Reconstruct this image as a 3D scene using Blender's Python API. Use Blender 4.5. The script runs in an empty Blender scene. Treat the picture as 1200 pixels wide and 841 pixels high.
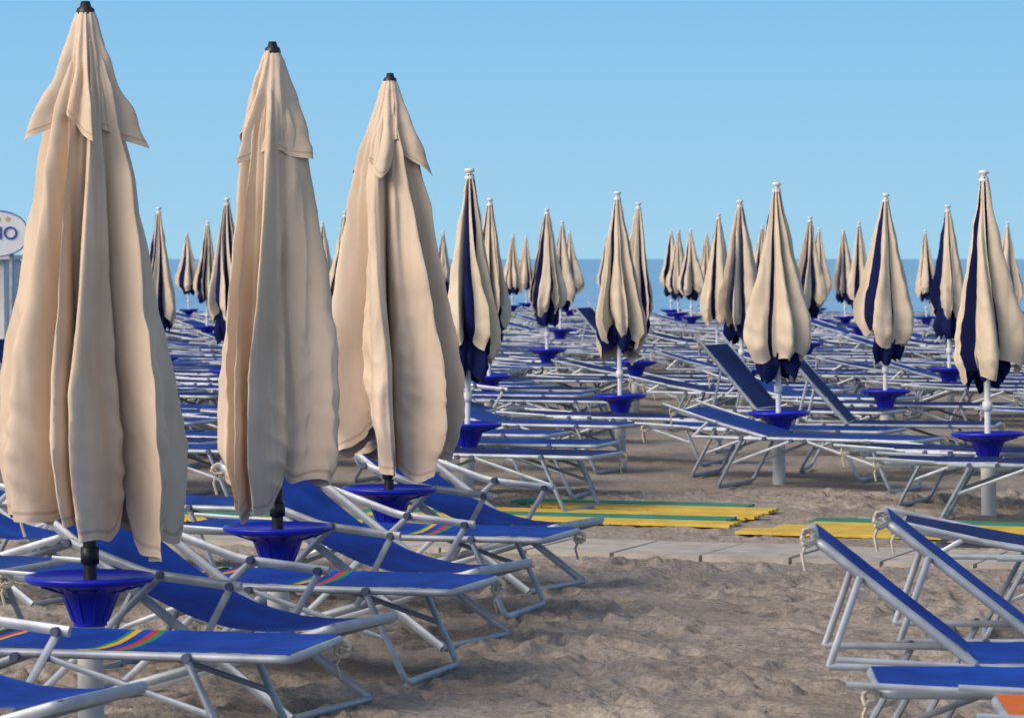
import bpy, math, random
import numpy as np
from mathutils import Vector, noise
R=random.Random(7)
scene=bpy.context.scene
scene.view_settings.view_transform='Standard'
scene.view_settings.look='None'
scene.view_settings.exposure=0

# ---------------------------------------------------------------- materials
def newmat(name):
    m=bpy.data.materials.new(name); m.use_nodes=True
    nt=m.node_tree; b=nt.nodes['Principled BSDF']
    return m,nt,b
def noise_col(nt,b,c1,c2,scale,detail=4,coord='Object',stretch=(1,1,1)):
    tc=nt.nodes.new('ShaderNodeTexCoord'); mp=nt.nodes.new('ShaderNodeMapping'); mp.inputs['Scale'].default_value=stretch
    n=nt.nodes.new('ShaderNodeTexNoise'); n.inputs['Scale'].default_value=scale; n.inputs['Detail'].default_value=detail
    r=nt.nodes.new('ShaderNodeValToRGB')
    r.color_ramp.elements[0].position=.32; r.color_ramp.elements[0].color=(*c1,1)
    r.color_ramp.elements[1].position=.68; r.color_ramp.elements[1].color=(*c2,1)
    nt.links.new(tc.outputs[coord],mp.inputs[0]); nt.links.new(mp.outputs[0],n.inputs['Vector'])
    nt.links.new(n.outputs['Fac'],r.inputs[0]); nt.links.new(r.outputs[0],b.inputs['Base Color'])
    return tc,mp,n,r
def bump(nt,b,tc,scale,strength,dist,detail=4,coord='Object'):
    n=nt.nodes.new('ShaderNodeTexNoise'); n.inputs['Scale'].default_value=scale; n.inputs['Detail'].default_value=detail
    nt.links.new(tc.outputs[coord],n.inputs['Vector'])
    bp=nt.nodes.new('ShaderNodeBump'); bp.inputs['Strength'].default_value=strength; bp.inputs['Distance'].default_value=dist
    nt.links.new(n.outputs['Fac'],bp.inputs['Height'])
    old=b.inputs['Normal'].links
    if old: nt.links.new(old[0].from_socket,bp.inputs['Normal'])
    nt.links.new(bp.outputs[0],b.inputs['Normal'])
def simple(name,c1,c2,scale,rough,metal=0,bs=0,bd=.002,bscale=60,spec=.5):
    m,nt,b=newmat(name)
    tc,_,_,_=noise_col(nt,b,c1,c2,scale)
    b.inputs['Roughness'].default_value=rough; b.inputs['Metallic'].default_value=metal
    b.inputs['Specular IOR Level'].default_value=spec
    if bs: bump(nt,b,tc,bscale,bs,bd)
    return m
def cloth(name,c1,c2):
    m,nt,b=newmat(name)
    tc,_,_,_=noise_col(nt,b,c1,c2,4,8,stretch=(1,1,.5))
    b.inputs['Roughness'].default_value=.9; b.inputs['Specular IOR Level'].default_value=.12
    bump(nt,b,tc,420,.3,.001,2); bump(nt,b,tc,30,.3,.006,6)
    return m
M_cream=cloth('canvas_cream',(.56,.45,.345),(.72,.595,.47))
M_hem=cloth('canvas_hem',(.44,.35,.26),(.52,.42,.315))
M_cream2=cloth('canvas_ivory',(.57,.48,.365),(.70,.60,.47))
M_navy=cloth('canvas_navy',(.005,.009,.055),(.009,.016,.09))
M_black=simple('black_plastic',(.008,.008,.01),(.015,.015,.018),8,.4)
M_white=simple('white_plastic',(.62,.64,.67),(.74,.75,.76),9,.4)
M_tray=simple('blue_plastic',(.005,.010,.36),(.008,.02,.48),6,.35,spec=.35)
M_alu=simple('aluminium',(.29,.335,.40),(.44,.495,.57),11,.45,.3,.1,.001,150,.4)
M_joint=simple('joint_plastic',(.04,.06,.12),(.08,.10,.18),20,.5)
M_rope=simple('rope',(.5,.46,.38),(.66,.6,.52),40,.95,0,.6,.004,200)
def sling(name,c1,c2,stripes=True):
    m,nt,b=newmat(name)
    tc,_,_,r=noise_col(nt,b,c1,c2,4,5)
    b.inputs['Roughness'].default_value=.75; b.inputs['Specular IOR Level'].default_value=.2
    if stripes:
        sx=nt.nodes.new('ShaderNodeSeparateXYZ'); nt.links.new(tc.outputs['Object'],sx.inputs[0])
        rp=nt.nodes.new('ShaderNodeValToRGB'); cr=rp.color_ramp; cr.interpolation='CONSTANT'
        ad=nt.nodes.new('ShaderNodeMapRange'); ad.inputs[1].default_value=-1; ad.inputs[2].default_value=1
        nt.links.new(sx.outputs[0],ad.inputs[0]); nt.links.new(ad.outputs[0],rp.inputs[0])
        cols=[(.50,.03,.04),(.65,.40,.04),(.02,.22,.12)]
        cr.elements[0].position=0; cr.elements[0].color=(0,0,0,1)
        cr.elements[1].position=.33; cr.elements[1].color=(*cols[0],1)
        def add(p,c):
            e=cr.elements.new(p); e.color=(*c,1)
        add(.338,(0,0,0)); add(.350,cols[1]); add(.358,cols[2]); add(.368,(0,0,0)); add(.384,cols[0]); add(.394,cols[1]); add(.402,(0,0,0))
        add(.56,cols[2]); add(.57,cols[1]); add(.58,(0,0,0)); add(.60,cols[0]); add(.612,cols[2]); add(.622,(0,0,0))
        mk=nt.nodes.new('ShaderNodeSeparateColor'); nt.links.new(rp.outputs[0],mk.inputs[0])
        a=nt.nodes.new('ShaderNodeMath'); a.operation='ADD'; nt.links.new(mk.outputs[0],a.inputs[0]); nt.links.new(mk.outputs[1],a.inputs[1])
        g=nt.nodes.new('ShaderNodeMath'); g.operation='GREATER_THAN'; g.inputs[1].default_value=.01; nt.links.new(a.outputs[0],g.inputs[0])
        mx=nt.nodes.new('ShaderNodeMix'); mx.data_type='RGBA'
        nt.links.new(g.outputs[0],mx.inputs[0]); nt.links.new(r.outputs[0],mx.inputs[6]); nt.links.new(rp.outputs[0],mx.inputs[7])
        nt.links.new(mx.outputs[2],b.inputs['Base Color'])
    bump(nt,b,tc,300,.3,.001,2); bump(nt,b,tc,9,.5,.015,3)
    return m
M_blue=sling('sling_blue',(.004,.035,.26),(.008,.075,.46))
M_blueplain=sling('sling_blue_plain',(.004,.035,.26),(.008,.075,.46),False)
M_nav=sling('sling_navy',(.006,.015,.085),(.012,.035,.17),False)
M_mid=sling('sling_midblue',(.006,.035,.20),(.012,.06,.32),False)
M_orange=sling('sling_orange',(.6,.14,.03),(.75,.2,.04),False)

# ---------------------------------------------------------------- mesh builder
class MB:
    def __init__(s): s.v=[];s.f=[];s.m=[];s.mats=[]
    def mi(s,mat):
        if mat not in s.mats: s.mats.append(mat)
        return s.mats.index(mat)
    def tube(s,pts,mat,rx=.014,ry=None,n=8,ref=(0,1,0),caps=True):
        ry=ry or rx; pts=[Vector(p) for p in pts]; k=s.mi(mat); o=len(s.v); ref=Vector(ref)
        for i,p in enumerate(pts):
            a=pts[max(i-1,0)]; b=pts[min(i+1,len(pts)-1)]; t=(b-a).normalized()
            u=ref-t*ref.dot(t)
            if u.length<1e-3: u=Vector((0,0,1)).cross(t)
            u.normalize(); w=t.cross(u)
            for j in range(n):
                an=2*math.pi*(j+.5)/n
                s.v.append(p+u*rx*math.cos(an)+w*ry*math.sin(an))
        for i in range(len(pts)-1):
            for j in range(n):
                a=o+i*n+j;b=o+i*n+(j+1)%n
                s.f.append((a,b,b+n,a+n)); s.m.append(k)
        if caps:
            s.f.append(tuple(o+j for j in range(n))[::-1]); s.m.append(k)
            e=o+(len(pts)-1)*n; s.f.append(tuple(e+j for j in range(n))); s.m.append(k)
    def lathe(s,prof,mat,c=(0,0),n=32,zoff=0):
        k=s.mi(mat);o=len(s.v)
        for r,z in prof:
            for j in range(n):
                a=2*math.pi*j/n; s.v.append(Vector((c[0]+r*math.cos(a),c[1]+r*math.sin(a),z+zoff)))
        for i in range(len(prof)-1):
            for j in range(n):
                a=o+i*n+j;b=o+i*n+(j+1)%n
                s.f.append((a,b,b+n,a+n)); s.m.append(k)
    def sheet(s,P,mat):
        k=s.mi(mat);o=len(s.v);h=len(P);w=len(P[0])
        for r in P: s.v.extend([Vector(p) for p in r])
        for i in range(h-1):
            for j in range(w-1):
                a=o+i*w+j; s.f.append((a,a+1,a+w+1,a+w)); s.m.append(k)
    def box(s,c,d,mat,rot=0):
        k=s.mi(mat);o=len(s.v);cr,sr=math.cos(rot),math.sin(rot)
        for z in(-1,1):
            for x,y in((-1,-1),(1,-1),(1,1),(-1,1)):
                px,py=x*d[0]/2,y*d[1]/2
                s.v.append(Vector((c[0]+px*cr-py*sr,c[1]+px*sr+py*cr,c[2]+z*d[2]/2)))
        for f in((3,2,1,0),(4,5,6,7),(0,1,5,4),(1,2,6,5),(2,3,7,6),(3,0,4,7)):
            s.f.append(tuple(o+i for i in f)); s.m.append(k)
    def mesh(s,name,smooth=True,ang=50):
        me=bpy.data.meshes.new(name); me.from_pydata([tuple(v) for v in s.v],[],s.f)
        for m in s.mats: me.materials.append(m)
        me.polygons.foreach_set('material_index',s.m)
        me.polygons.foreach_set('use_smooth',[smooth]*len(s.f))
        me.update()
        if smooth:
            try: me.set_sharp_from_angle(angle=math.radians(ang))
            except Exception: pass
        return me
def place(me,name,loc=(0,0,0),rz=0,rx=0,ry=0,s=1):
    o=bpy.data.objects.new(name,me); scene.collection.objects.link(o)
    o.location=loc; o.rotation_euler=(rx,ry,rz); o.scale=(s,s,s) if not isinstance(s,tuple) else s
    return o
def fillet(pts,r=.05,n=4):
    pts=[Vector(p) for p in pts]; out=[pts[0]]
    for i in range(1,len(pts)-1):
        p=pts[i]; a=(pts[i-1]-p); b=(pts[i+1]-p)
        ra=min(r,a.length*.45); rb=min(r,b.length*.45)
        A=p+a.normalized()*ra; B=p+b.normalized()*rb
        for k in range(n+1):
            t=k/n; out.append(A*(1-t)**2+p*2*t*(1-t)+B*t*t)
    out.append(pts[-1]); return out

# ---------------------------------------------------------------- umbrellas
def interp(t,P):
    for (a,b),(c,d) in zip(P[:-1],P[1:]):
        if t<=c:
            u=(t-a)/(c-a); u=u*u*(3-2*u)*.4+u*.6
            return b+(d-b)*u
    return P[-1][1]
def canopy(mb,rnd,zt,zb,prof,k,depth,hem,mats,nth=220,nz=90,lean=.55,tilt=.06,wr=.012,cut=-9,cshift=.7,hemmat=None,skew=(0,0),q=1.5,gather=0.0,top=.30,droop=0.0):
    a,b,c,d,e,f,g,h=[rnd.uniform(0,6.28) for _ in range(8)]
    hemr=[rnd.uniform(-1,1) for _ in range(k)]; lr=[rnd.choice([-1,1,1])*rnd.uniform(.6,1.3) for _ in range(k)]; orr=[rnd.uniform(.80,1.04) for _ in range(k)]
    zph=[rnd.uniform(-1,1) for _ in range(k)]
    def per(arr,p):
        x=(p/(2*math.pi))%k; i=int(x); u=x-i; u=u*u*(3-2*u)
        return arr[i%k]*(1-u)+arr[(i+1)%k]*u
    P=[];ph=[]
    tw=rnd.uniform(-.25,.25)
    for i in range(nz+1):
        t=i/nz; row=[];pr=[]
        for j in range(nth):
            th=2*math.pi*j/nth
            thw=th+.34*math.sin(th+a)/max(1,k/6)+.16*math.sin(2*th+b)/max(1,k/6)
            p=k*thw; pp=p+math.pi
            pz=p+.35*math.sin(2.3*t+c+2*th)+.16*math.sin(5*t+d+3*th)
            s2=.5-.5*math.cos(pz)
            tri=abs(((pz/math.pi)%2)-1)
            tri=math.sqrt(tri*tri*.96+.04*.3) if tri<.3 else tri
            cc=.5*(1-2*s2**q)+.5*(2*tri-1)
            hz=zb+hem*(.5-.5*cc)*(1+.6*per(zph,pp))+tilt*per(hemr,pp)+tilt*.7*math.sin(th+e)+droop*math.cos(2*pz+g)*.5
            z=zt+(hz-zt)*t
            D=depth*min(1,top+t*1.5)
            Rr=interp(t,prof)*(1+(per(orr,pp)-1)*min(1,t*1.5+.2))
            sec=.10*math.cos(2*pz+g+per(zph,pp)*2)+.06*math.cos(3*pz+h+1.3*t)+gather*math.cos(5*pz+a)*max(0,1-t*1.6)
            r=Rr*(1-D*(.5-.5*cc)+sec*min(1,.35+t))
            r=max(r,.02)
            ln=lean*per(lr,pp)*min(1,.15+t*1.2)*(.5+.5*cc)
            th2=th+tw*t+ln
            x=r*math.cos(th2);y=r*math.sin(th2)
            nv=noise.noise_vector(Vector((x*6+a,y*6,z*1.5)))
            n2=noise.noise(Vector((x*16+b,y*16,z*2.2)))
            n3=noise.noise(Vector((x*9+z*5+b,y*9+z*4,z*6)))
            cr=1-abs(n2)*2.2
            w=wr*(.3+t)
            ux,uy=math.cos(th2),math.sin(th2)
            k3=cr*wr*.5+(1-abs(n3)*3)*wr*.75*t*t
            row.append(Vector((x+nv.x*w+ux*k3+skew[0]*t*t,y+nv.y*w+uy*k3+skew[1]*t*t,z+nv.z*w*1.2))); pr.append(pz)
        P.append(row);ph.append(pr)
    o=len(mb.v)
    for r in P: mb.v.extend(r)
    ks=[mb.mi(m) for m in mats]; hk=mb.mi(hemmat) if hemmat else None
    for i in range(nz):
        for j in range(nth):
            j2=(j+1)%nth
            mb.f.append((o+i*nth+j,o+(i+1)*nth+j,o+(i+1)*nth+j2,o+i*nth+j2))
            kk=ks[0]
            if len(ks)>1 and math.cos(ph[nz//2][j]+cshift)<cut: kk=ks[1]
            elif hk is not None and i in(nz-3,): kk=hk
            mb.m.append(kk)
def tray(mb):
    mb.lathe([(.0225,.505),(.05,.503),(.20,.508),(.212,.522),(.222,.520),(.224,.508),(.212,.494),(.13,.480),(.105,.462),(.088,.43),(.066,.38),(.058,.355),(.058,.345),(.03,.345)],M_tray,n=48)
    for i in range(10):
        a=i*math.pi/5; mb.tube([(.06*math.cos(a),.06*math.sin(a),.36),(.1*math.cos(a),.1*math.sin(a),.46),(.19*math.cos(a),.19*math.sin(a),.489)],M_tray,.004,n=5)
    mb.lathe([(.03,.347),(.05,.347),(.052,.33),(.046,.32),(.046,-.1)],M_white,n=24)
def big_umbrella(seed,zb,prof,skew=(0,0),tilt=.08,k=6,depth=.70,flapr=.20,hem=.20,lean=.55,fs=0,droop=.05):
    rnd=random.Random(seed); mb=MB()
    canopy(mb,rnd,2.36,zb,prof,k,depth,hem,[M_cream],tilt=tilt,hemmat=M_hem,skew=skew,nth=520,nz=130,wr=.017,lean=lean,gather=.05,droop=droop)
    f=flapr; rnd=random.Random(seed+fs)
    canopy(mb,rnd,2.455,2.00,[(0,.032),(.12,.05),(.45,.10),(.8,f*.88),(1,f*1.03)],4,.55,.15,[M_cream],nth=320,nz=50,lean=.28,tilt=.02,wr=.010,hemmat=M_hem,q=.8,top=.1)
    mb.lathe([(.0,2.495),(.016,2.493),(.02,2.475),(.03,2.468),(.034,2.45),(.03,2.44),(.01,2.44)],M_black,n=20)
    mb.tube([(0,0,.3),(0,0,2.45)],M_black,.0235,n=16)
    mb.lathe([(.0235,.62),(.032,.615),(.032,.56),(.0235,.555)],M_black,n=20)
    tray(mb); return mb.mesh('umbrella_closed_cream',ang=80)
def small_umbrella(seed):
    rnd=random.Random(seed); mb=MB()
    q=rnd.uniform(.92,1.08)
    prof=[(0,.022),(.12,.05),(.35,.11),(.6,.175*q),(.8,.24*q),(.90,.245*q),(1,.18*q)]
    canopy(mb,rnd,2.14,rnd.uniform(.82,.94),prof,6,.62,.14,[M_cream2,M_navy],nth=230,nz=55,lean=.50,tilt=.09,wr=.016,cut=rnd.uniform(-.72,-.5),cshift=rnd.choice([.75,-.75]),droop=.03)
    canopy(mb,rnd,1.5,rnd.uniform(.76,.86),[(0,.03),(.5,.10),(.85,.16),(1,.12)],5,.5,.1,[M_navy],nth=100,nz=20,lean=.3,tilt=.05)
    mb.lathe([(0,2.185),(.03,2.18),(.034,2.165),(.02,2.155),(.018,2.14),(.034,2.125),(.03,2.11)],M_white,n=16)
    mb.tube([(0,0,.3),(0,0,2.14)],M_white,.019,n=12)
    mb.lathe([(.019,.72),(.03,.715),(.03,.66),(.019,.655)],M_white,n=16)
    tray(mb); return mb.mesh('umbrella_closed_striped',ang=80)
p1=[(0,.05),(.15,.14),(.3,.20),(.5,.27),(.72,.355),(.84,.375),(1,.335)]
p2=[(0,.05),(.15,.125),(.3,.165),(.5,.215),(.75,.26),(.9,.265),(1,.22)]
p3=[(0,.05),(.15,.14),(.3,.20),(.5,.26),(.75,.33),(.88,.335),(1,.27)]
U=[]
for seed,(x,y),zb,pr,sk,kw in[(3,(-1.455,11.76),.63,p1,(.02,0),dict(k=7)),(12,(-.955,13.94),.64,p2,(-.015,0),dict(flapr=.155)),(9,(-.59,16.3),.64,p3,(.03,0),dict(tilt=.12,flapr=.19))]:
    place(big_umbrella(seed,zb,pr,sk,**kw),'beach_umbrella',(x,y,0),ry=R.uniform(-.012,.012))
    U.append((x,y))
SM=[small_umbrella(20+i) for i in range(8)]
far=[(-3.92,38),(-7,74),(-4.92,55),(-2.76,33.5),(-3.06,55.6),(-2.04,41.5),(-.93,37.4),(-1.5,74),(-.30,22.6),(-.22,32.1),(0,80),(.35,84),(.42,41),(.74,53),(1.25,73),(.88,27.6),(1.31,36.2),(3.4,73),(3.36,69),(3.42,65),(2.58,43),(2.26,33.5),(4.38,60),(1.92,24.5),(3.85,44.7),(5.54,61.6),(6.36,65),(5.66,55.6),(3.13,28.6),(7.9,65),(4.43,34.5),(3.01,21.5),(8.1,55.6),
 (-5.5,46),(-6.6,40),(-5.0,28),(5.6,31),(6.4,38),(5.9,25),(-8.5,60),(9.8,48),(10.5,62),(2.2,78),(4.6,80),(6.8,76),(-3.6,78)]
for i,(x,y) in enumerate(far):
    place(SM[(i*3+i//8)%8],'beach_umbrella',(x,y,0),rz=R.uniform(0,6.28),rx=R.uniform(-.02,.02),ry=R.uniform(-.02,.02),s=(R.uniform(.95,1.08),)*2+(R.uniform(.985,1.015),))
    U.append((x,y))

# ---------------------------------------------------------------- loungers
def knot(mb,p,rnd):
    for q in range(3):
        pts=[]
        a0=rnd.uniform(0,6)
        for i in range(9):
            a=a0+i*.8; pts.append((p[0]+.022*math.cos(a),p[1]+.018*math.sin(a*1.3),p[2]+.022*math.sin(a)-q*.006))
        mb.tube(pts,M_rope,.007,n=5)
    mb.tube([(p[0],p[1],p[2]-.01),(p[0]-.02,p[1],p[2]-.06),(p[0]-.01,p[1]+.01,p[2]-.11)],M_rope,.006,n=5)
def lounger(fab,raise_deg=0,seed=0,sag=.02,L=.70,arms=True):
    rnd=random.Random(seed); mb=MB(); W=.30; Z=.36; hx=-.25
    a=math.radians(raise_deg); ca,sa=math.cos(a),math.sin(a)
    fr=fillet([(hx-.08,-W,Z),(.85,-W,Z),(.85,W,Z),(hx-.08,W,Z)],.05)
    mb.tube(fr,M_alu,.015,.017,ref=(0,0,1))
    def B(s,y,dz=0): return (hx-s*ca,y,Z+.004+s*sa+dz)
    bk=fillet([B(0,-W+.032),B(L,-W+.032),B(L,W-.032),B(0,W-.032)],.05)
    mb.tube(bk,M_alu,.016,.016,ref=(0,0,1))
    P=[]
    for i in range(25):
        s=.845-i*(.845-hx)/24*1.0; row=[]
        for j in range(9):
            v=-1+j/4; zz=Z+.016-sag*(1-v*v)*math.sin(math.pi*(i/24))*1.2
            row.append((s,v*(W-.004),zz+rnd.uniform(-.0015,.0015)))
        P.append(row)
    mb.sheet(P,fab)
    P=[]
    for i in range(15):
        s=.012+i*(L-.012)/14; row=[]
        for j in range(9):
            v=-1+j/4; d=.017-sag*(1-v*v)*math.sin(math.pi*i/14)
            row.append((hx-s*ca+d*sa,v*(W-.036),Z+.004+s*sa+d*ca+rnd.uniform(-.0015,.0015)))
        P.append(row)
    mb.sheet(P,fab)
    yo=W+.02
    for (x0,x1) in((.52,.68),(-.42,-.60)):
        mb.tube(fillet([(x0,-yo,Z-.01),(x1,-yo,.015),(x1,yo,.015),(x0,yo,Z-.01)],.05),M_alu,.012,.017,ref=(1,0,0))
    for y in(-yo,yo):
        mb.tube([(.60,y*.99,.18),(.05,y*.99,Z-.01)],M_alu,.007,.011,ref=(0,1,0))
        mb.tube([(-.5,y*.99,.18),(-.05,y*.99,Z-.01)],M_alu,.007,.011,ref=(0,1,0))
        mb.tube([(hx-.3,y,Z-.004),(hx,y,Z-.004)],M_alu,.009,.012)
        for x,z in((.52,Z),(-.42,Z),(.05,Z-.01),(-.05,Z-.01),(hx,Z)):
            sg=1 if y>0 else -1
            mb.tube([(x,y-sg*.012,z),(x,y+sg*.022,z)],M_joint,.015,n=10,ref=(0,0,1))
    if raise_deg>5:
        q=.45
        for y in(-W+.01,W-.01):
            mb.tube([(hx-q*ca,y,Z+q*sa),(hx-q*ca-.12*ca,y,Z)],M_alu,.008,.012)
            mb.tube([(hx-q*ca-.12*ca,y,Z),(hx,y,Z)],M_alu,.009,.012)
    if arms:
        for y in(-W-.005,W+.005):
            mb.tube([B(L*.55,y,.01),B(L+.10,y,.03)],M_alu,.006,.010)
    knot(mb,B(L+.03,-W+.02,0),rnd)
    if rnd.random()<.6: knot(mb,(.86,W-.03,Z-.02),rnd)
    return mb.mesh('sun_lounger')
def deck(fab,seed=0):
    rnd=random.Random(seed); mb=MB(); W=.30
    A0=(-.58,.74);A1=(.50,.015); B0=(.64,.33);B1=(-.42,.015)
    def fr(p,q,w):
        mb.tube(fillet([(q[0],-w,q[1]),(p[0],-w,p[1]),(p[0],w,p[1]),(q[0],w,q[1])],.05),M_alu,.019,.012,ref=(0,0,1))
        mb.tube([(q[0],-w,q[1]),(q[0],w,q[1])],M_alu,.013,.013,ref=(0,0,1))
    fr(A0,A1,W); fr(B0,B1,W-.045)
    for sg in(-1,1):
        y=sg*(W+.03)
        mb.tube(fillet([(-.38,y,.60),(-.05,y,.50),(.32,y,.47)],.05),M_alu,.011,.018)
        mb.tube([(.28,y,.47),(.10,y-sg*.02,.17)],M_alu,.008,.014)
        mb.tube([(.0,y,.50),(-.55,y-sg*.01,.02)],M_alu,.009,.014)
        for x,z in((-.38,.60),(.28,.47),(.06,.29),(.0,.5)):
            mb.tube([(x,y-sg*.03,z),(x,y+sg*.02,z)],M_joint,.015,n=10,ref=(0,0,1))
    mb.tube([(-.55,-W-.02,.02),(-.55,W+.02,.02)],M_alu,.013,ref=(0,0,1))
    P=[]
    for i in range(33):
        t=i/32; row=[]
        x=A0[0]+(B0[0]-A0[0])*t; z=A0[1]+(B0[1]-A0[1])*t
        s=math.sin(math.pi*t)**.9; s2=s*(.8+.5*t)
        for j in range(11):
            v=-1+j/5
            row.append((x-.05*s,v*(W-.05),z+.015-.16*s2*(1-.10*(1-abs(v)**2))-.02*(1-v*v)*s+rnd.uniform(-.002,.002)))
        P.append(row)
    mb.sheet(P,fab)
    knot(mb,(A0[0],-W,A0[1]-.02),rnd)
    return mb.mesh('deck_chair')
L_blue=lounger(M_blue,0,1); L_blue2=lounger(M_mid,0,2,.03)
L_nav=lounger(M_nav,0,3,.035); L_nav2=lounger(M_nav,9,4)
L_bup=lounger(M_blueplain,38,5,L=.62,arms=False); L_nup=lounger(M_nav,48,6); L_or=lounger(M_orange,0,7)
L_blow=lounger(M_mid,14,8)
D_blue=deck(M_blueplain,1); D_nav=deck(M_nav,2)
LP=[]
h=math.radians(-20); hu=(math.cos(h),math.sin(h)); hv=(-math.sin(h),math.cos(h))
def addl(me,x,y,deg,name='sun_lounger',z=0):
    place(me,name,(x,y,z),rz=math.radians(deg)); LP.append((x,y))
for (x,y) in U[:3]:
    addl(L_blue,x+.0,y-.66,-15+R.uniform(-3,3))
    addl(D_blue,x+.36,y+.52,-26+R.uniform(-2,2),'deck_chair')
addl(D_blue,-1.78,10.25,-24,'deck_chair')
addl(L_blue,2.02,9.98,-3); addl(L_bup,1.69,10.68,-4); addl(L_bup,1.99,11.36,-5); addl(L_or,2.3,9.30,-3)
addl(L_nav2,2.62,14.5,-8); addl(L_nup,3.6,15.6,-12)
addl(L_blue2,-2.75,14.1,-20); addl(D_blue,-2.55,16.2,-24,'deck_chair'); addl(L_blue2,-2.0,17.6,-20)
addl(L_nup,2.35,28.2,-24); addl(L_nup,1.7,49.6,-24)
def ok(x,y,dv=.64):
    for a,b in LP:
        dx,dy=a-x,b-y
        if abs(dx*hu[0]+dy*hu[1])<1.88 and abs(dx*hv[0]+dy*hv[1])<dv: return False
    return True
def oku(x,y):
    for a,b in U:
        dx,dy=a-x,b-y
        if abs(dx*hu[0]+dy*hu[1])<1.1 and abs(dx*hv[0]+dy*hv[1])<.42: return False
    return True
pool=[L_blue2,L_nav,L_nav,L_nav2,L_blue2,L_nav,L_blow]
for (x,y) in U[3:]:
    for px,py in((.0+R.uniform(-.1,.25),-.62),(.25+R.uniform(-.2,.2),.62)):
        X,Y=x+px,y+py
        if ok(X,Y,.55) and oku(X,Y): addl(R.choice(pool),X,Y,-20+R.uniform(-8,8))
n=0
for iv in range(0,90):
    for iu in range(-14,15):
        a=iu*1.95+R.uniform(-.2,.2)+(.7 if iv%2 else 0); b=20.5+iv*.80+R.uniform(-.10,.10)
        X=a*hu[0]+(b-20.5)*hv[0]+.3; Y=20.8+a*hu[1]+(b-20.5)*hv[1]
        lim=21.4 if X<2 else 20.5
        if Y<lim+ (.8 if -.9<X<1.2 else 0) or Y>80 or abs(X)>.155*Y+1.8: continue
        if R.random()<.02+(.15 if Y>60 else 0): continue
        if ok(X,Y) and oku(X,Y):
            q=R.random()
            if q<.015: addl(L_nup,X,Y,-20+R.uniform(-8,8))
            elif q<.06: addl(D_nav,X,Y,-20+R.uniform(-10,10),'deck_chair')
            else: addl(R.choice(pool),X,Y,-20+R.uniform(-10,10))
            n+=1
print('filled',n,len(LP))

# ---------------------------------------------------------------- sand
rng=np.random.RandomState(4)
def vnoise(x,y,f,seed):
    rs=np.random.RandomState(seed); G=rs.rand(256,256)
    X=x*f;Y=y*f; xi=np.floor(X).astype(int); yi=np.floor(Y).astype(int); fx=X-xi; fy=Y-yi
    fx=fx*fx*(3-2*fx); fy=fy*fy*(3-2*fy)
    g=lambda a,b:G[a%256,b%256]
    return (g(xi,yi)*(1-fx)+g(xi+1,yi)*fx)*(1-fy)+(g(xi,yi+1)*(1-fx)+g(xi+1,yi+1)*fx)*fy-.5
xs=np.concatenate([[-900,-400,-150,-60],np.arange(-30,-4.5,1.0),np.arange(-4.5,5,.024),np.arange(5,30,1.0),[60,150,400,900]])
ys=np.concatenate([[-200,-60,-20,0,5,8],np.arange(9,24,.028),np.arange(24,60,.2),np.arange(60,125,2.5)])
XX,YY=np.meshgrid(xs,ys)
Zs=.03*vnoise(XX,YY,.9,1)+.022*vnoise(XX,YY,2.6,2)+.018*vnoise(XX,YY,5.3,3)+.013*vnoise(XX,YY,11,5)+.007*vnoise(XX,YY,19,6)
for _ in range(2600):
    cx=rng.uniform(-4.3,4.8); cy=rng.uniform(9.3,23.5); an=rng.uniform(0,math.pi); l=rng.uniform(.08,.15); w=rng.uniform(.045,.065); dp=rng.uniform(.014,.038)
    i0=np.searchsorted(xs,cx-.3);i1=np.searchsorted(xs,cx+.3);j0=np.searchsorted(ys,cy-.3);j1=np.searchsorted(ys,cy+.3)
    dx=XX[j0:j1,i0:i1]-cx; dy=YY[j0:j1,i0:i1]-cy
    u=(dx*math.cos(an)+dy*math.sin(an))/l; v=(-dx*math.sin(an)+dy*math.cos(an))/w
    q=u*u+v*v
    Zs[j0:j1,i0:i1]+=-dp*np.exp(-q*q*.8)+dp*.5*np.exp(-(np.sqrt(q)-1.5)**2*7)
wl=(XX*hv[0]+YY*hv[1]); wc=.45*hv[0]+18.95*hv[1]
fl=np.clip((np.abs(wl-wc)-.5)/.35,0,1); Zs=Zs*(.4+.6*fl)
fl2=np.clip((np.abs(wl-(wc+1.9))-1.2)/.4,0,1); Zs=Zs*(.4+.6*fl2)
fade=np.clip((30-np.abs(XX))/10,0,1); Zs*=fade
Zs-=np.clip((YY-88)/30,0,5)*1.6
Z2=Zs-.01
verts=np.stack([XX.ravel(),YY.ravel(),Z2.ravel()],1)
H,Wd=XX.shape
idx=np.arange(H*Wd).reshape(H,Wd)
faces=np.stack([idx[:-1,:-1].ravel(),idx[:-1,1:].ravel(),idx[1:,1:].ravel(),idx[1:,:-1].ravel()],1)
me=bpy.data.meshes.new('sand'); me.vertices.add(len(verts)); me.vertices.foreach_set('co',verts.ravel())
me.loops.add(faces.size); me.loops.foreach_set('vertex_index',faces.ravel())
me.polygons.add(len(faces)); me.polygons.foreach_set('loop_start',np.arange(0,faces.size,4)); me.polygons.foreach_set('loop_total',np.full(len(faces),4))
me.update(calc_edges=True); me.polygons.foreach_set('use_smooth',[True]*len(faces))
m,nt,b=newmat('sand')
tc,mp,nn,rr=noise_col(nt,b,(.265,.232,.20),(.385,.343,.30),1.3,9)
n2=nt.nodes.new('ShaderNodeTexNoise'); n2.inputs['Scale'].default_value=38; n2.inputs['Detail'].default_value=7; n2.inputs['Roughness'].default_value=.65
nt.links.new(tc.outputs['Object'],n2.inputs['Vector'])
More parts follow.
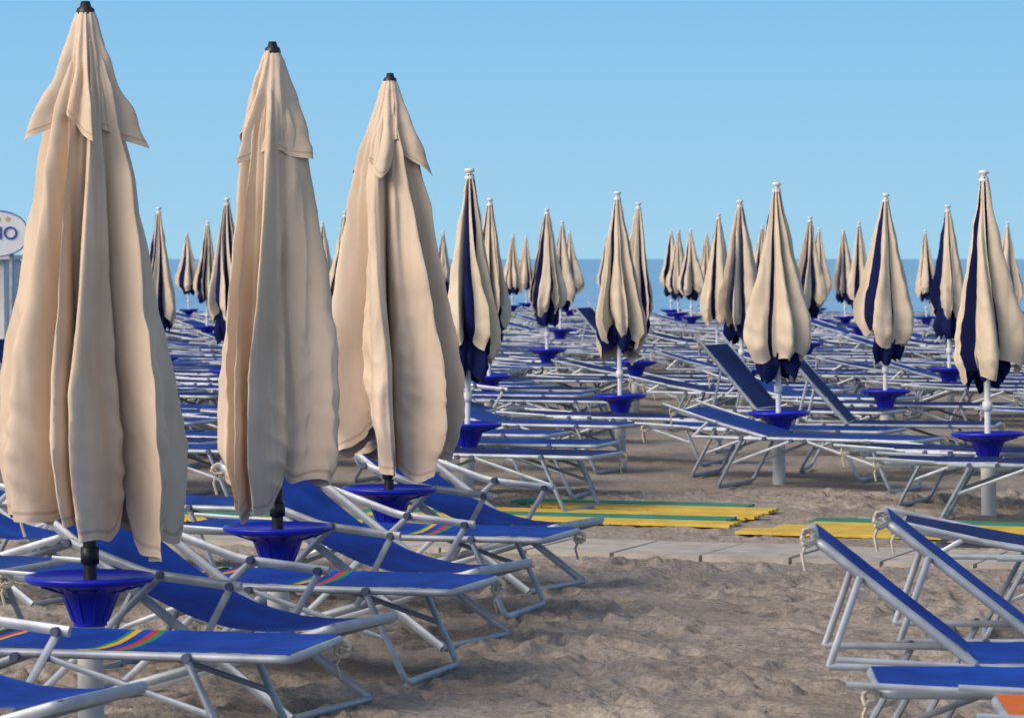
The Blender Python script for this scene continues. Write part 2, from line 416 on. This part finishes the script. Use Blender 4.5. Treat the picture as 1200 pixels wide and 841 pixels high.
r2=nt.nodes.new('ShaderNodeMapRange'); r2.inputs[1].default_value=.3; r2.inputs[2].default_value=.7; r2.inputs[3].default_value=.62; r2.inputs[4].default_value=1.28
nt.links.new(n2.outputs[0],r2.inputs[0])
mm=nt.nodes.new('ShaderNodeVectorMath'); mm.operation='SCALE'
nt.links.new(rr.outputs[0],mm.inputs[0]); nt.links.new(r2.outputs[0],mm.inputs['Scale']); nt.links.new(mm.outputs[0],b.inputs['Base Color'])
b.inputs['Roughness'].default_value=.95; b.inputs['Specular IOR Level'].default_value=.1
bump(nt,b,tc,22,.6,.03,6); bump(nt,b,tc,140,.7,.006,4)
me.materials.append(m)
place(me,'sand_beach')
M_deb=simple('debris',(.10,.08,.06),(.45,.42,.36),3,.9)
mb=MB(); kd=mb.mi(M_deb)
for _ in range(1100):
    x=R.uniform(-3.5,4.5); y=R.uniform(10.5,23)
    j=min(len(ys)-1,int(np.searchsorted(ys,y))); i=min(len(xs)-1,int(np.searchsorted(xs,x))); z=Z2[j,i]
    s=R.uniform(.003,.011); o=len(mb.v); a0=R.uniform(0,6)
    for q in range(4):
        a=a0+q*1.57; l=s*(R.uniform(1,2.6) if q%2 else .6); mb.v.append(Vector((x+l*math.cos(a),y+l*math.sin(a),z+.002)))
    mb.v.append(Vector((x,y,z+s*.9)))
    for q in range(4): mb.f.append((o+q,o+(q+1)%4,o+4)); mb.m.append(kd)
place(mb.mesh('debris',False),'shell_debris')

# sea
m,nt,b=newmat('sea_water')
tc,_,_,_=noise_col(nt,b,(.16,.38,.62),(.22,.46,.70),.05,6,stretch=(.3,1,1))
b.inputs['Roughness'].default_value=.55; b.inputs['IOR'].default_value=1.33
bump(nt,b,tc,.8,.5,.25,6)
mb=MB()
ysea=[100,140,200,400,1000,3000,9000,25000]
mb.sheet([[(x,y,-.45) for x in(-9000,-2000,-400,-100,0,100,400,2000,9000)] for y in ysea],m)
place(mb.mesh('sea'),'sea_water')

M_conc=simple('concrete',(.34,.31,.275),(.50,.465,.41),6,.9,0,.6,.008,40)
mb=MB(); u=-9
while u<9:
    l=.478
    mb.box((.45+hu[0]*u,18.95+hu[1]*u,-.006+R.uniform(-.004,.004)),(l,.85,.05),M_conc,h+R.uniform(-.01,.01)); u+=.50
place(mb.mesh('walkway',False),'walkway')
M_y=simple('mat_yellow',(.50,.35,.04),(.66,.48,.08),6,.7,0,.4,.004,50)
M_g=simple('mat_green',(.02,.18,.12),(.04,.26,.18),6,.7,0,.4,.004,50)
def mats(cx,cy,rows,length,name):
    mb=MB()
    for i,mt in enumerate(rows):
        off=i*.30; sh=R.uniform(-.3,.3); rr_=h+R.uniform(-.02,.05)
        for k in range(3):
            o2=off+k*.085
            mb.box((cx+hu[0]*sh+hv[0]*o2,cy+hu[1]*sh+hv[1]*o2,.012+k*.0017+i*.0007),(length,.07,.018),mt,rr_)
        nsl=int(length/.12)
        for s_ in range(nsl):
            u=-length/2+.06+s_*.12+sh
            mb.box((cx+hu[0]*u+hv[0]*(off+.085),cy+hu[1]*u+hv[1]*(off+.085),.008),(.03,.25,.016),mt,h)
    place(mb.mesh(name,False),name)
mats(.0,20.9,[M_y,M_g,M_y],2.4,'plastic_mat')
mats(.6,21.9,[M_y,M_g],1.6,'plastic_mat')
mats(2.45,19.55,[M_y,M_y,M_y,M_g],2.3,'plastic_mat')
mats(-1.9,20.9,[M_y,M_g],1.8,'plastic_mat')

# sign and cabin
M_signw=simple('sign_white',(.62,.66,.70),(.70,.73,.76),3,.4)
M_txt=simple('sign_blue',(.01,.03,.25),(.015,.04,.3),3,.5)
mb=MB(); k=mb.mi(M_signw); N=40
def so(a): 
    c,s=math.cos(a),math.sin(a); return (.62*math.copysign(abs(c)**.7,c), .31*math.copysign(abs(s)**.8,s))
for yy in(-.02,.02):
    for i in range(N):
        x,z=so(2*math.pi*i/N); mb.v.append(Vector((x,yy,z)))
mb.f.append(tuple(range(N))); mb.m.append(k)
mb.f.append(tuple(N+i for i in range(N))[::-1]); mb.m.append(k)
for i in range(N):
    j=(i+1)%N; mb.f.append((i,N+i,N+j,j)); mb.m.append(k)
rim=[(so(2*math.pi*i/N)[0],-.022,so(2*math.pi*i/N)[1]) for i in range(N+1)]
mb.tube(rim,M_txt,.008,n=6,ref=(0,1,0),caps=False)
mb.tube([(-.4,.04,-2.0),(-.4,.04,.1)],M_alu,.03); mb.tube([(.4,.04,-2.0),(.4,.04,.1)],M_alu,.03)
sg=place(mb.mesh('sign',False),'beach_club_sign',(-7.0,45,1.94))
cu=bpy.data.curves.new('t','FONT'); cu.body='SOLARIO'; cu.size=.24; cu.align_x='CENTER'; cu.align_y='CENTER'; cu.extrude=.004
cu.materials.append(M_txt); t=bpy.data.objects.new('lettering',cu); scene.collection.objects.link(t)
t.parent=sg; t.location=(-.0,-.03,0); t.rotation_euler=(math.pi/2,0,0)
M_star=simple('star_gold',(.5,.3,.05),(.6,.4,.1),3,.5)
for sx in(-.12,0,.12,.24,.36):
    st=bpy.data.meshes.new('star'); vs=[]
    for i in range(10):
        a=math.pi/2+i*math.pi/5; r=.045 if i%2==0 else .02; vs.append((r*math.cos(a),0,r*math.sin(a)))
    st.from_pydata(vs,[],[tuple(range(10))]); st.materials.append(M_star)
    so_=bpy.data.objects.new('star',st); scene.collection.objects.link(so_); so_.parent=sg; so_.location=(sx,-.026,.19)
mb=MB(); M_cab=simple('painted_wood',(.66,.68,.7),(.78,.79,.8),5,.6)
mb.box((0,0,.8),(1.5,1.5,1.6),M_cab)
for i in range(10): mb.box((-.68+i*.151,-.76,.8),(.135,.02,1.56),M_cab)
mb.box((.25,-.78,.75),(.6,.03,1.4),M_joint); mb.box((0,0,1.63),(1.7,1.7,.06),M_cab)
for i in range(10): mb.box((.76,-.68+i*.151,.8),(.02,.135,1.56),M_cab)
place(mb.mesh('cabin',False),'beach_cabin',(-7.55,46.5,0))

# ---------------------------------------------------------------- light
SE,SR=math.radians(35),math.radians(235)
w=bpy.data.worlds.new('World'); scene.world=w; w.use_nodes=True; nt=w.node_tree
bg=nt.nodes['Background']
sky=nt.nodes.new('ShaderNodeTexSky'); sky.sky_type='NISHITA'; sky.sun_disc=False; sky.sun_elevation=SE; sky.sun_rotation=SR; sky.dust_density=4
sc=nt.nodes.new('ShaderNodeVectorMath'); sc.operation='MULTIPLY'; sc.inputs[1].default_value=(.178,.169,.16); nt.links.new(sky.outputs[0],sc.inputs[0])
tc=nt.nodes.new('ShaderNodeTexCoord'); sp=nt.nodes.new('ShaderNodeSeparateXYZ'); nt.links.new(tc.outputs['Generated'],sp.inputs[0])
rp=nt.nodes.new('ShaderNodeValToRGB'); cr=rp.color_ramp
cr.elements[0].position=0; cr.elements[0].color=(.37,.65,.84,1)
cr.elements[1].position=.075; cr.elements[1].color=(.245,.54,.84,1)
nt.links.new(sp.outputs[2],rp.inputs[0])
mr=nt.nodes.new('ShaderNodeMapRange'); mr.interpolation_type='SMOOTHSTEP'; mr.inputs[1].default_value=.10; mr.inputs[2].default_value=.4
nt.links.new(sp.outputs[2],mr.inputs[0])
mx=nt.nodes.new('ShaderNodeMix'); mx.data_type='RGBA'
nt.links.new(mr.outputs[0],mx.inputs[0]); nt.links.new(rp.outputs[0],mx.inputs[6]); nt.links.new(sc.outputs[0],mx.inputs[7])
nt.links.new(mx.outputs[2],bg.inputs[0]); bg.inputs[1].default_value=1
sl=bpy.data.lights.new('sun','SUN'); sl.energy=1.3; sl.angle=math.radians(40); sl.color=(1,.91,.80)
so2=bpy.data.objects.new('sun',sl); scene.collection.objects.link(so2)
tosun=Vector((-math.cos(SE)*.80,-math.cos(SE)*.60,math.sin(SE)))
so2.rotation_euler=tosun.to_track_quat('Z','Y').to_euler()

cam=bpy.data.cameras.new('camera'); co=bpy.data.objects.new('camera',cam); scene.collection.objects.link(co)
co.location=(0,0,1.61); co.rotation_euler=(math.radians(90-1.68),0,0)
cam.lens=120; cam.sensor_width=36; cam.clip_end=40000; cam.clip_start=.1
cam.dof.use_dof=True; cam.dof.focus_distance=15.5; cam.dof.aperture_fstop=11
scene.camera=co
